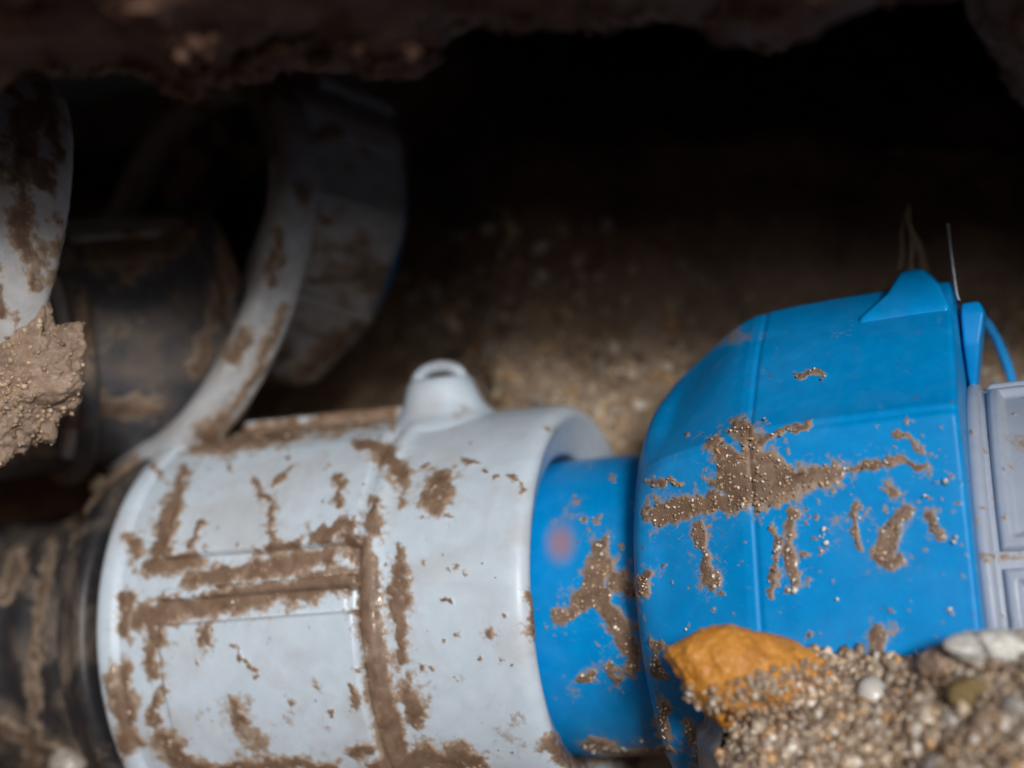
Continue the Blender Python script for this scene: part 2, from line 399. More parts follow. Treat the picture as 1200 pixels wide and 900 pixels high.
for k in range(10):
    for ci in range(len(M_PEB)):
        v = SV * (0.72 + 0.56 * fbm(SV + 10 * k, 0.9, 2, k))[:, None] * np.array([1, rnd.uniform(.65, .95), rnd.uniform(.5, .8)])
        me = bpy.data.meshes.new('pebble'); me.from_pydata([tuple(q * U) for q in v], [], [tuple(int(i) for i in f) for f in SF])
        me.polygons.foreach_set('use_smooth', np.ones(len(me.polygons), bool)); me.materials.append(M_PEB[ci]); me.update()
        PEB.append((ci, me))
def pebble(c, size, parent, probs=(3, 3, 2, 1, 2, 2, 1)):
    ci = rnd.choices(range(len(M_PEB)), probs)[0]; me = rnd.choice([m for i, m in PEB if i == ci])
    o = bpy.data.objects.new('pebble', me); COL.objects.link(o)
    o.location = Vector(W(c)) - parent.location; o.parent = parent
    o.rotation_euler = (rnd.uniform(0, 6.3), rnd.uniform(0, 6.3), rnd.uniform(0, 6.3)); o.scale = (size,) * 3
    return o
def blob(name, c, rad, mat, parent=None, rough=0.25, sc_=30, n=90, seed=1, rot=0.0, power=1.0, attrs=False):
    """an uneven lump: centre and radii in local units, rot turns it about the line of sight"""
    th = np.linspace(0, math.pi, n); ph = np.linspace(0, 2 * math.pi, 2 * n)[:-1]
    T, Q = np.meshgrid(th, ph, indexing='ij')
    D = np.stack([np.sin(T) * np.cos(Q), np.sin(T) * np.sin(Q), np.cos(T)], -1)
    V = D * np.array(rad)
    k = 1 + rough * 2 * (fbm(V + 500 * seed, sc_, 5, seed, 0.55) - 0.5) * 2
    V = V * k[..., None]
    cr, sr = math.cos(rot), math.sin(rot)
    V = np.stack([V[..., 0] * cr - V[..., 1] * sr, V[..., 0] * sr + V[..., 1] * cr, V[..., 2]], -1) + np.array(c)
    return mesh_obj(name, V.reshape(-1, 3), grid_faces(n, len(ph), True), mat, parent, loc=c)

# ================================================================== THE HOLLOW: soil bank, ledge
def sheet(xs, section, amp, scale, seed, warp=None, ridge=0.0):
    S = resample(section, 16 if False else 22); X, I = np.meshgrid(xs, np.arange(len(S)), indexing='ij')
    G = np.stack([X, S[I, 0], S[I, 1]], -1)
    if warp is not None: G = warp(G, I, S)
    N = grid_normals(G)
    vis = sstep(5200, 3000, np.abs(G).max(-1))
    d = (fbm(G, scale, 6, seed, 0.56) - 0.5) * 2 * amp + (fbm(G, scale * .22, 4, seed + 4, 0.6) - 0.5) * amp * 0.5
    return G + N * (d * vis)[..., None], N
xs = np.r_[np.linspace(-2200, -900, 40)[:-1], np.linspace(-900, 900, 200), np.linspace(900, 2200, 40)[1:]]
# soil bank: from under the ledge down the back of the hollow, over its floor; the unseen rise behind the camera is added to block low sky
BANK = [(-640, 2600), (-500, 2380), (-340, 2110), (-220, 2030), (-110, 1990), (-30, 1930), (100, 1870), (330, 1850), (600, 1830), (760, 1700), (860, 1300), (1060, 900), (1560, -100), (1750, -700), (1500, -1350), (500, -1850), (-300, -2300)]
def bankwarp(G, I, S):
    G = G.copy(); x = G[..., 0]
    back = sstep(1500, 1800, G[..., 2])
    G[..., 2] += back * (sstep(60, -420, x) * 560 - 0.10 * np.clip(x, -400, 700))
    side = np.clip(np.abs(x) - 1250, 0, None)          # the hollow closes at both sides
    G[..., 2] -= np.clip(side * 2.2, 0, 2000) * sstep(1200, 1900, G[..., 2])
    return G
Gb, Nb = sheet(xs, BANK, 75, 330, 21, bankwarp)
lit_sand = sstep(-220, -70, Gb[..., 1] + 130 * (fbm(Gb, 150, 4, 77) - .5)) * sstep(-560, -200, Gb[..., 0]) * sstep(1400, 1700, Gb[..., 2])  # sandy gravel zone, paled in colour to stand in for light on the bank
bank = mesh_obj('soil_bank', Gb.reshape(-1, 3), grid_faces(*Gb.shape[:2]), M_SOIL, attrs={'sandy': lit_sand.ravel()}); bank['kind'] = 'structure'
bank['label'] = 'dark brown earth at the back and floor of the dug hollow'
# ground surface round the trench: level sheets from its edges out to the horizon
def level(z, y0, z0): return y0 - (z - z0) * math.tan(PITCH)
FAR = 300000
gv = []
gf = []
def gquad(x0, x1, za, zb, dy=0):
    k = len(gv)
    for x, z in ((x0, za), (x1, za), (x1, zb), (x0, zb)): gv.append((x, level(z, -300, -2300) + dy, z))
    gf.append((k, k + 1, k + 2, k + 3))
gquad(-FAR, FAR, -2320, -FAR); gquad(-FAR, -1500, 1000, -2320); gquad(1500, FAR, 1000, -2320); gquad(-FAR, FAR, FAR, 1000)
go = mesh_obj('ground', np.array(gv, float), gf, M_SOIL, loc=(0, 0, 0), smooth=False); go['kind'] = 'structure'
go['label'] = 'bare brown earth round the dug trench'

# overhanging ledge of clay: its underside shows along the top of the picture
EDGE = np.array([(-400, 120), (0, 112), (50, 96), (110, 84), (150, 76), (200, 84), (240, 98), (280, 84), (330, 74), (400, 66), (470, 62), (485, 60), (520, 38), (700, 34), (780, 20), (860, 50), (910, 62), (960, 22), (1000, -20), (1120, -30), (1150, 60), (1200, 125), (1300, 120), (1600, 100)], float)
ZE = 1190
LEDGE = [(-2190, 930), (-1500, 900), (-700, 860), (-330, 935), (-288, 965), (-262, 1080), (-262, ZE), (-330, ZE + 40), (-470, ZE + 130), (-600, 1700), (-660, 2720)]  # the rear rows add an unseen roof that keeps light out
def ledgewarp(G, I, S):
    G = G.copy(); px = 600 + G[..., 0] * FPX / ZE
    ey = (np.interp(px, EDGE[:, 0], EDGE[:, 1]) - 450) * ZE / FPX
    z = G[..., 2]
    k = sstep(965, ZE, z) * sstep(1600, ZE + 90, z)
    G[..., 1] += k * (ey + 262)
    side = np.clip(np.abs(G[..., 0]) - 1250, 0, None)
    return G
Gl, Nl = sheet(xs, LEDGE, 30, 80, 5, ledgewarp)
ledge = mesh_obj('clay_ledge', Gl.reshape(-1, 3), grid_faces(*Gl.shape[:2], flip=True), M_LEDGE); ledge['kind'] = 'structure'
ledge['label'] = 'overhanging brown clay ledge, its underside along the top'
# side banks out of view, added to stop light leaking in left and right
for s, nm in ((-1, 'left'), (1, 'right')):
    yy, zz = np.meshgrid(np.linspace(0, 1, 70), np.linspace(-2400, 2800, 110), indexing='ij')
    yy = level(zz, -300, -2300) * (1 - yy) + 2500 * yy + (zz < -9999)
    X = s * (1450 + 0.25 * (zz - 1800) * 0) + 120 * (fbm(np.stack([yy * 0 + s * 900, yy, zz], -1), 260, 4, 8) - .5)
    G = np.stack([X, yy, zz], -1)
    o = mesh_obj('light_block_wall', G.reshape(-1, 3), grid_faces(70, 110), M_SOIL); o['kind'] = 'structure'
    o['label'] = 'unseen earth wall added to block light from the %s side of the hollow' % nm

def sample(G, N, cnt, cond, jitter=1.0):
    """random points on a grid surface whose pixel position satisfies cond"""
    px, py = proj(G); ok = np.argwhere(cond(px, py, G) & (G[..., 2] > 300))
    if not len(ok): return np.zeros((0, 3)), np.zeros((0, 3))
    ok = ok[(ok[:, 0] < G.shape[0] - 1) & (ok[:, 1] < G.shape[1] - 1)]
    k = ok[rng.integers(0, len(ok), cnt)]; i, j = k.T; a, b = rng.random((2, cnt, 1))
    p = G[i, j] * (1 - a) * (1 - b) + G[i + 1, j] * a * (1 - b) + G[i, j + 1] * (1 - a) * b + G[i + 1, j + 1] * a * b
    return p, N[i, j]
M_LOOSE = M_CRUMB
c, nn = sample(Gl, Nl, 9000, lambda px, py, G: (px > -20) & (px < 1220) & (py > -20) & (py < 140) & (G[..., 2] > 960) & (G[..., 2] < 1270))
c = c[fbm(c, 60, 4, 95, .6) > .5]
grains('crumbs', c, 1 + 5 * rng.random(len(c)) ** 3, M_LOOSE, ledge)
# pebbles bedded in the bank behind the fittings
def bankzone(px, py, G):
    return (px > 330) & (px < 1230) & (py > 300 + 60 * np.sin(px / 130)) & (py < 640) & (G[..., 2] > 1900)
c, nn = sample(Gb, Nb, 220, bankzone)
for q in c: pebble(q + np.array([0, 0, -4.]), rnd.uniform(6, 15), bank, (4, 3, 3, 3, 2, 1, .8))
c, nn = sample(Gb, Nb, 7000, lambda px, py, G: (px > 300) & (px < 1300) & (py > 300 + 60 * np.sin(px / 130)) & (py < 700) & (G[..., 2] > 1700))
c = c[rng.random(len(c)) < sstep(-200, 40, c[:, 1]) * .8]
grains('gravel', c, rng.uniform(3, 9, len(c)), M_GRAIN, bank, [.36, .12, .22, .14, .04, .12, .0])
# crumbs hanging under the ledge
c, nn = sample(Gl, Nl, 9000, lambda px, py, G: (px > 190) & (px < 500) & (py > 38) & (py < 140) & (G[..., 2] > 1080) & (G[..., 2] < 1290))
c = c[fbm(c, 34, 4, 90, .6) > .55]
grains('crumbs', c + np.array([0, 2., 0]) * rng.uniform(0, 4, (len(c), 1)), rng.uniform(1.5, 8, len(c)), M_CRUMB, ledge, [.1, .5, .0, .0, .0, .2, .2])

# ================================================================== MAIN FITTING
A1 = Axis([48, 264, 1707], (0.933, -0.121, -0.340))

# ---- pale grey plug housing, front left
grey = thing('pipe_coupling', 'large pale grey plastic coupling with raised square panels, smeared with brown mud', 'pipe coupling', A1.pt(np.array(-220.), np.array(0.), np.array(0.)), 'plastic pipe couplings')
RB = lambda T: 243 + (-135 - T) / 340 * 9
S_GREY = [
    ([(235, 524), (300, 512), (380, 497), (455, 481)], 12), ([(214, 550), (206, 585)], 6), ([(204, 590), (192, 628), (184, 662)], 12),
    ([(175, 664), (230, 655)], 11), ([(222, 640), (240, 610)], 5, .8), ([(228, 680), (300, 668), (384, 654)], 11),
    ([(168, 722), (240, 708), (320, 695), (408, 680)], 14), ([(180, 732), (185, 750)], 8), ([(412, 632), (432, 660), (432, 720), (443, 790), (455, 850), (465, 900)], 14),
    ([(436, 585), (440, 625)], 8), ([(420, 522), (445, 528)], 7), ([(452, 532), (472, 560)], 12), ([(518, 562), (506, 592)], 13), ([(520, 575)], 12),
    ([(468, 648), (472, 700), (470, 770)], 7, .85), ([(462, 690), (466, 740)], 5), ([(480, 812), (488, 842)], 12), ([(440, 905), (500, 885), (560, 893)], 12),
    ([(152, 632), (158, 645)], 7), ([(146, 700), (146, 740)], 7), ([(140, 790), (148, 840), (148, 870)], 13), ([(178, 755), (180, 790)], 9, .85), ([(186, 815), (182, 840)], 9, .85),
    ([(300, 565), (318, 590), (318, 640)], 5, .8), ([(322, 570), (345, 545)], 4, .7), ([(370, 632), (402, 615), (415, 618)], 8), ([(300, 645), (345, 640)], 6, .9), ([(400, 560), (396, 590)], 5, .8),
    ([(240, 735), (242, 755)], 5, .9), ([(268, 758), (300, 782)], 3, .75), ([(278, 820), (282, 850)], 7, .75), ([(192, 868), (215, 892), (240, 905)], 12), ([(260, 900), (350, 895), (390, 900)], 8, .9),
    ([(416, 810), (418, 825)], 5, .8), ([(420, 880), (440, 880)], 8, .9), ([(345, 825)], 6, .75), ([(375, 808)], 5, .7), ([(300, 793)], 3), ([(190, 560), (180, 545)], 4, .7), ([(612, 498)], 0.1),
    ([(645, 870), (680, 895)], 14, .8), ([(700, 885), (790, 893)], 12, .9), ([(622, 700), (626, 740)], 5, .9), ([(540, 540), (560, 545)], 3, .7), ([(575, 742)], 5, .7), ([(460, 480), (462, 500)], 6, .9),
    ([(640, 505)], 4, .9), ([(600, 560), (612, 575)], 3, .7)]
for _ in range(70):
    S_GREY.append(([(rnd.uniform(130, 600), rnd.uniform(530, 900))], rnd.uniform(1.2, 3.6), rnd.uniform(.6, .95)))
MK = dict(amp=0.6, scale=24, seed=3, base=0.0, blotch=0.58, bs=60)
part('body', A1, [(-464, 150), (-462, 242), (-455, 254), (-434, 255), (-430, 248), (-418, RB(-418)), (-158, RB(-158)), (-146, 243), (-142, 234), (-126, 232), (-100, 226)], M_GREY, grey, strokes=S_GREY, step=2.1, mk=MK)
part('collar', A1, [(-134, 215), (-132, 238), (-127, 246), (-114, 246), (-108, 239), (-80, 238), (20, 237), (40, 236), (50, 232), (55, 224), (52, 215), (38, 181), (30, 176), (-40, 174)], M_GREY, grey, strokes=S_GREY, step=2.1, mk=dict(MK, blotch=.42))
# raised panels and ribs between the mud-filled joints
tA = A1.inv(190, 800, 255)[0]; tB = A1.inv(418, 740, 255)[0]
pA1 = A1.inv(300, 712, 255)[1]; pB0 = A1.inv(300, 655, 255)[1]; pB1 = A1.inv(300, 528, 250)[1]; pR = A1.inv(300, 686, 255)[1]
pTop = A1.inv(330, 500, 250)[1]
print('tA,tB', tA, tB, 'phis', [round(math.degrees(x), 1) for x in (pA1, pR, pB0, pB1, pTop)])
pkw = dict(mk=MK, strokes=S_GREY, rfun=RB)
patch('panel', A1, tA, tB, pA1 - R_(50), pA1 - R_(2), 270, 12, M_GREY, grey, bev=7, **pkw)
patch('panel', A1, tA, tB, pB0 + R_(2), pB1 - R_(2), 270, 11, M_GREY, grey, bev=7, **pkw)
patch('panel', A1, tA, tB, pA1 - R_(101), pA1 - R_(54), 270, 12, M_GREY, grey, bev=7, **dict(pkw, ), step=5)
patch('rib', A1, tA + 4, tB + 2, pR - R_(2.3), pR + R_(1.4), 270, 11, M_GREY, grey, bev=4, **pkw)
patch('rib', A1, tA - 10, tB + 16, pTop - R_(1.0), pTop + R_(4), 268, 14, M_GREY, grey, bev=5, **pkw)
for k in range(4):
    patch('panel', A1, tA, tB, R_(112 + 44 * k), R_(152 + 44 * k), 270, 11, M_GREY, grey, bev=7, mk=MK, rfun=RB, step=6)

# lug with a small hoop on top of the collar
lt, lp = A1.inv(520, 486, 238)
lp = min(max(lp, R_(70)), R_(95)); print('lug', lt, math.degrees(lp))
base = A1.pt(np.array(lt), np.array(232.), np.array(lp)); ldir = unit(np.cos(lp) * A1.n + np.sin(lp) * A1.u)
AL = Axis(base, ldir)
AL.n = unit(np.array([0, 0, -1.]) - ldir * (np.array([0, 0, -1.]) @ ldir)); AL.u = np.cross(AL.n, AL.d)
V, F, m, G, _ = revolve(AL, [(-20, 92), (0, 76), (10, 58), (22, 49), (40, 43), (51, 39), (55, 33), (56, 24), (52, 5), (52, 0.5)], (), ph=np.linspace(0, 2 * math.pi, 90)[:-1], step=2.5, mk=MK)
lug = mesh_obj('lug', V, F, M_GREY, grey, attrs={'mud': m * 0.6})
# hoop: an arched bead over the lug
th = np.linspace(-0.15, math.pi + .15, 40); ps = np.linspace(0, 2 * math.pi, 15)[:-1]
T, Q = np.meshgrid(th, ps, indexing='ij')
cx = np.cos(T)[..., None] * A1.d * 29 + np.sin(T)[..., None] * ldir * 16 + base + ldir * 52
rd = np.cos(T)[..., None] * A1.d + np.sin(T)[..., None] * ldir; sidev = unit(np.cross(A1.d, ldir))
G = cx + 7.5 * (np.cos(Q)[..., None] * rd + np.sin(Q)[..., None] * sidev)
mesh_obj('hoop', G.reshape(-1, 3), grid_faces(40, 14, True), M_GREY, lug, attrs={'mud': np.zeros(G.size // 3)})

# ---- black corrugated hose running into its left end
hose = thing('corrugated_hose', 'black corrugated hose caked in mud, leaving the pale grey coupling at the lower left', 'hose', A1.pt(np.array(-800.), np.array(0.), np.array(0.)))
S_HOSE = [([(95, 590), (88, 700), (90, 800), (105, 900)], 7, .75), ([(60, 640), (40, 760), (40, 900)], 7, .7), ([(120, 580), (100, 620)], 12), ([(20, 660), (0, 700)], 10, .8), ([(0, 850), (80, 895)], 9, .9), ([(80, 890)], 10)]
def hosemod(T, R, PH): return R + 5 * np.sin(T / 46 * 2 * math.pi) * 0.45 * sstep(-540, -580, T)
part('tube', A1, [(-530, 185), (-545, 178), (-590, 168), (-1700, 165)], M_HOSE, hose, strokes=S_HOSE, rmod=hosemod, step=3.5, mk=dict(amp=.8, scale=40, seed=12, blotch=.62, bs=110))
part('cuff', A1, [(-478, 150), (-480, 230), (-486, 240), (-500, 240), (-506, 232), (-530, 226), (-540, 212), (-542, 165)], M_HOSE, hose, strokes=[], step=3, mk=dict(amp=.6, scale=30, seed=14, blotch=.35))

# ---- blue coupling
blue = thing('blue_coupling', 'bright blue faceted plastic coupling spattered with brown grit', 'pipe coupling', A1.pt(np.array(250.), np.array(0.), np.array(0.)), 'plastic pipe couplings')
AN = A1
S_BLUE = [
    ([(772, 602), (830, 590), (890, 578), (940, 562), (975, 552)], 11), ([(850, 565), (885, 575), (915, 578)], 17), ([(858, 545), (890, 562)], 12), ([(870, 505), (880, 530), (868, 560)], 10), ([(840, 520), (862, 535)], 8), ([(885, 518), (920, 503), (945, 497)], 4, .9),
    ([(900, 545), (930, 575)], 14), ([(1002, 546), (1040, 541), (1080, 545)], 5, .82), ([(1050, 508), (1080, 525)], 4, .62), ([(1062, 600), (1045, 625), (1030, 655)], 9, .95), ([(1036, 662), (1052, 655)], 6), ([(1046, 576)], 7, .9), ([(1005, 590), (1003, 640)], 4, .85),
    ([(820, 622), (826, 660), (836, 682)], 8, .95), ([(930, 600), (922, 640), (930, 690)], 7, .85), ([(908, 615), (905, 700)], 4, .7), ([(1093, 605), (1098, 625)], 5, .85),
    ([(700, 640), (696, 690)], 10), ([(690, 700), (660, 722)], 11), ([(705, 700), (726, 730), (742, 780)], 12), ([(720, 680), (752, 690)], 8), ([(752, 680), (760, 672)], 5), ([(680, 800), (700, 790)], 6, .85), ([(718, 780), (722, 800)], 5, .8), ([(775, 830), (778, 860)], 7, .85),
    ([(768, 755), (775, 790)], 6, .75), ([(1031, 745), (1031, 780)], 9), ([(728, 640)], 4, .9), ([(700, 607)], 4, .8), ([(760, 565), (800, 568)], 3, .8), ([(935, 440), (965, 438)], 4, .72), ([(812, 850), (818, 890)], 12, .6), ([(690, 870), (740, 885), (780, 880)], 9, .8), ([(830, 790), (812, 800)], 6, .8)]
for _ in range(60):
    S_BLUE.append(([(rnd.uniform(800, 1140), rnd.uniform(500, 760))], rnd.uniform(1., 3.), rnd.uniform(.55, .9)))
for cx_, cy_, sx_, sy_, k_ in ((1050, 600, 40, 45, 46), (930, 640, 30, 40, 34), (880, 560, 60, 35, 40), (710, 690, 28, 70, 34), (820, 640, 18, 40, 14)):
    for _ in range(k_): S_BLUE.append(([(rnd.gauss(cx_, sx_), rnd.gauss(cy_, sy_))], rnd.uniform(.8, 2.6), rnd.uniform(.6, 1.0)))
MKB = dict(amp=0.9, scale=20, seed=7, blotch=.34, bs=60)
PH0 = AN.inv(1060, 491, 284)[1]; print('PH0', math.degrees(PH0))
def bluemod(T, R, PH):
    a = np.mod(PH - PH0, math.pi / 4) - math.pi / 8
    k = math.cos(math.pi / 8) / np.cos(a)
    k = np.minimum(k, 0.992)                                    # rounded corners
    wgt = sstep(164, 205, T)
    R = R * (1 + 0.085 * sstep(R_(38), R_(72), PH) * sstep(R_(175), R_(110), PH) * sstep(190, 275, T))
    R = R * (1 + wgt * (k - 0.965) * 1.12)
    R = R - 2.0 * np.exp(-((T - 298) / 2.2) ** 2) * wgt          # joint line round the nut
    corner = np.exp(-((np.mod(PH - PH0 + math.pi / 8, math.pi / 4) - math.pi / 8) * 265 / 3.0) ** 2)
    R = R - 1.2 * corner * sstep(302, 306, T)
    return R
nut, _, _ = part('nut', AN, [(160, 150), (160, 200), (165, 222), (180, 240), (213, 254), (262, 268), (300, 280), (487, 284), (493, 281), (495, 270), (495, 190)], M_BLUE, blue, strokes=S_BLUE, rmod=bluemod, step=1.9, mk=MKB)
neck, Gn, _ = part('neck', A1, [(-50, 160), (-48, 168), (0, 170), (120, 170), (150, 171), (165, 174)], M_BLUE, blue, strokes=S_BLUE, step=2.0, mk=MKB)
qx, qy = proj(Gn); fd = np.clip(1.15 - np.hypot(qx - 657, (qy - 636) * .75) / 22, 0, 1) * (Gn[..., 2] < 1750)
at = neck.data.attributes.new('faded', 'FLOAT', 'POINT'); at.data.foreach_set('value', (sstep(0, 1, fd) * .85).ravel().astype(np.float32))
# upstanding tab with its fold at the top of the nut
def loft(name, rings, mat, parent, label=None):
    n = len(rings[0]); V = np.array([p for r in rings for p in r], float)
    F = [tuple(i * n + np.array([j, (j + 1) % n, n + (j + 1) % n, n + j])) for i in range(len(rings) - 1) for j in range(n)]
    F = [tuple(int(x) for x in f) for f in F] + [tuple(range(n))[::-1], tuple(int(x) for x in (np.arange(n) + (len(rings) - 1) * n))]
    o = mesh_obj(name, V, F, mat, parent, attrs={'mud': np.zeros(len(V))}, smooth=False, label=label)
    b = o.modifiers.new('bevel', 'BEVEL'); b.width = 5 * U; b.segments = 3; b.limit_method = 'ANGLE'; b.angle_limit = R_(25)
    b2 = o.modifiers.new('wn', 'WEIGHTED_NORMAL')
    for p_ in o.data.polygons: p_.use_smooth = True
    return o
def ring4(t0, t1, r, p0, p1):
    return [AN.pt(np.array(float(t)), np.array(float(r_)), np.array(R_(p))) for t, p, r_ in ((t0, p0, r), (t1, p0, r), (t1, p1, r), (t0, p1, r))]
loft('tab', [ring4(386, 492, 280, 72, 108), ring4(402, 491, 302, 74, 106), ring4(430, 484, 318, 78, 102), ring4(441, 471, 331, 82, 99), ring4(445, 467, 335, 84, 97)], M_BLUE, blue)
loft('flap', [ring4(497, 504, 200, 84, 106), ring4(497, 514, 250, 82, 104), ring4(498, 522, 280, 84, 98), ring4(500, 518, 292, 86, 96)], M_BLUE, blue)
loft('strap', [[P(a, y, 1640), P(a + 11, y - 3, 1640), P(a + 11, y, 1655), P(a, y + 3, 1655)] for a, y in ((1140, 366), (1152, 380), (1164, 400), (1176, 430), (1184, 460))], M_BLUE, blue)

AG = Axis(A1.O + np.array([0, 34., 0]), A1.d)
# ---- blue-grey coupling beyond the blue nut, cut by the right edge
grey2 = thing('pipe_coupling', 'blue-grey plastic coupling at the right edge, pushed against the blue one', 'pipe coupling', A1.pt(np.array(540.), np.array(0.), np.array(0.)), 'plastic pipe couplings')
MK2 = dict(amp=.5, scale=20, seed=17, blotch=.40)
S_G2 = [([(1150, 650), (1200, 655)], 3, .6)]
for _ in range(25): S_G2.append(([(rnd.uniform(1140, 1200), rnd.uniform(450, 740))], rnd.uniform(1., 2.4), rnd.uniform(.6, .9)))
part('body', AG, [(497, 120), (497, 234), (499, 239), (506, 241), (511, 238), (514, 228), (900, 226)], M_GREY2, grey2, strokes=S_G2, step=2.4, mk=MK2)
g2 = lambda T: 227 + 0 * T
pp = [AG.inv(1185, y, 232)[1] for y in (458, 648, 664, 752)]
for a_, b_ in ((pp[1], pp[0]), (pp[3] - .15, pp[2]), (pp[0] + .06, pp[0] + .8)):
    patch('panel', AG, 517, 830, a_, b_, 227, 11, M_GREY2, grey2, strokes=S_G2, bev=6, hole=12, rfun=g2, mk=MK2)

# ================================================================== SECOND RUN OF FITTINGS, behind on the left
A2 = Axis(P(216, 318, 1960), unit((0.76, 0.26, 0.60)))       # the flange
A3 = Axis(P(366, 280, 2120), unit((0.76, 0.22, 0.60)))       # the body screwed into it
A4 = Axis(P(-22, 318, 1700), unit((0.78, 0.22, 0.58)))         # the end at the left edge
A5 = Axis(P(150, 400, 1940), unit((0.86, -0.12, 0.50)))      # the black sleeve
S_BACK = [([(20, 130), (30, 300)], 10, .8), ([(50, 100), (70, 190)], 8, .8), ([(20, 250), (25, 290)], 12, .9), ([(325, 270), (318, 330)], 8, .9), ([(372, 158), (392, 156)], 6), ([(375, 252), (392, 256)], 5), ([(365, 330), (450, 318)], 4, .9), ([(330, 360), (300, 440), (250, 500)], 8, .7), ([(310, 130), (318, 180)], 6, .8), ([(400, 400), (330, 460)], 10, .7), ([(270, 420), (290, 390)], 8, .8)]
MKK = dict(amp=.7, scale=34, seed=31, blotch=.75, bs=60, bl=(.46, .74))
back = thing('pipe_coupling', 'shadowed grey plastic coupling with a wide flange, behind the pale grey one', 'pipe coupling', A2.pt(np.array(60.), np.array(0.), np.array(0.)), 'plastic pipe couplings')
part('flange', A2, [(10, 238), (-20, 246), (-28, 254), (-30, 272), (-26, 282), (-14, 288), (18, 287), (30, 278), (38, 262), (44, 230), (60, 190), (60, 60)], M_GREYD, back, strokes=S_BACK, step=3.0, mk=MKK, lo=-150, hi=150)
part('dark_inside', A2, [(2, 239), (6, 232), (40, 180), (52, 60), (54, 2)], M_BLACK, back, strokes=S_BACK, step=4.0, mk=dict(MKK, blotch=.66), lo=-150, hi=150)  # black cone stands in for the shade inside the flange
def backmod(T, R, PH):
    a = np.mod(PH - R_(10), math.pi / 5) - math.pi / 10
    return R * np.minimum(math.cos(math.pi / 10) / np.cos(a) * 1.012, 0.995) + 4 * (np.mod(PH, math.pi / 5) < .22) * (T < -6)
part('body', A3, [(-170, 180), (-168, 216), (-150, 222), (-40, 226), (4, 226), (12, 222), (16, 212), (16, 60), (16, 2)], M_GREYD, back, rmod=backmod, strokes=S_BACK, step=3.0, mk=MKK, lo=-150, hi=150)
patch('rib', A3, -120, 8, R_(-26), R_(-21), 226, 10, M_GREYD, back, strokes=S_BACK, bev=4, mk=MKK, step=3)
patch('rib', A3, -120, 8, R_(58), R_(66), 226, 10, M_GREYD, back, strokes=S_BACK, bev=4, mk=MKK, step=3)
nb = thing('blue_coupling', 'dark blue sleeve in deep shadow beyond the shadowed grey coupling', 'pipe coupling', A3.pt(np.array(60.), np.array(0.), np.array(0.)), 'plastic pipe couplings')
part('sleeve', A3, [(10, 120), (14, 180), (20, 188), (36, 188), (40, 180), (42, 2)], M_BLUE, nb, step=5, mk=MKK)
sl = thing('black_sleeve', 'black plastic sleeve with mud on its top, joining the two shadowed grey couplings', 'pipe sleeve', A5.pt(np.array(-60.), np.array(0.), np.array(0.)))
part('tube', A5, [(120, 20), (120, 150), (100, 158), (-300, 160), (-420, 158)], M_SLEEVE, sl, strokes=[([(125, 285), (200, 262), (275, 240)], 24), ([(140, 300), (200, 290)], 14, .9), ([(80, 470), (180, 480)], 12, .8), ([(150, 320), (170, 290)], 12, .8), ([(260, 340), (230, 430)], 8, .9)], step=3.2, mk=dict(amp=.8, scale=40, seed=41, blotch=.56, bs=80), lo=-150, hi=150)
part('ring', A5, [(82, 158), (80, 176), (86, 184), (102, 184), (108, 176), (110, 158)], M_SLEEVE, sl, strokes=[([(275, 250), (265, 330), (230, 420), (190, 450)], 12)], step=3.2, mk=dict(amp=.6, scale=30, seed=42, blotch=.6), lo=-150, hi=150)
part('ring', A5, [(-112, 158), (-114, 172), (-108, 180), (-92, 180), (-86, 172), (-84, 158)], M_SLEEVE, sl, strokes=[([(130, 270), (110, 350), (90, 430), (50, 510)], 12, .9)], step=3.2, mk=dict(amp=.6, scale=30, seed=43, blotch=.6), lo=-150, hi=150)
patch('clip', A5, -128, 96, R_(50), R_(86), 158, 7, M_GREYD, sl, strokes=[([(150, 300), (260, 250)], 10, .7)], bev=8, step=3, mk=dict(amp=.7, scale=24, seed=44, blotch=.7, bs=40, bl=(.45, .75)))
patch('clip', A5, -128, -96, R_(-60), R_(30), 158, 12, M_GREYD, sl, bev=8, step=3, mk=dict(amp=.7, scale=24, seed=45, blotch=.8, bs=40, bl=(.4, .7)))
lg = thing('pipe_coupling', 'dirty grey coupling end at the left edge, streaked with brown', 'pipe coupling', A4.pt(np.array(-60.), np.array(0.), np.array(0.)), 'plastic pipe couplings')
part('body', A4, [(16, 20), (16, 215), (12, 234), (0, 242), (-40, 246), (-420, 250)], M_GREYD, lg, strokes=S_BACK, step=3.2, mk=dict(MKK, blotch=.85, bs=36, bl=(.46, .74)), lo=-150, hi=150)

# ================================================================== LUMPS OF MUD, STONES, GRAVEL
tag(blob('mud_clump', P(16, 452, 1515), (62, 88, 34), M_CLUMP, rough=.22, sc_=30, seed=4, rot=.45, n=170), 'crumbly light brown mud clump stuck to the dirty grey coupling at the left edge', 'mud clump', 'mud clumps on the fittings')
tag(blob('mud_clump', P(165, 555, 1900), (92, 22, 60), M_CLUMP, rough=.3, sc_=50, seed=6, rot=-.72, n=130), 'long brown mud ridge lying behind the top left rim of the pale grey coupling', 'mud clump', 'mud clumps on the fittings')
tag(blob('pebble', P(120, 568, 1880), (15, 13, 14), M_PEB[0], rough=.15, sc_=14, seed=8, n=30), 'small buff pebble at the low end of the mud ridge', 'pebble')
tag(blob('pebble', P(82, 893, 1800), (24, 18, 20), M_PEB[4], rough=.15, sc_=14, seed=9, n=30), 'greyish pebble on the corrugated hose at the bottom left', 'pebble')

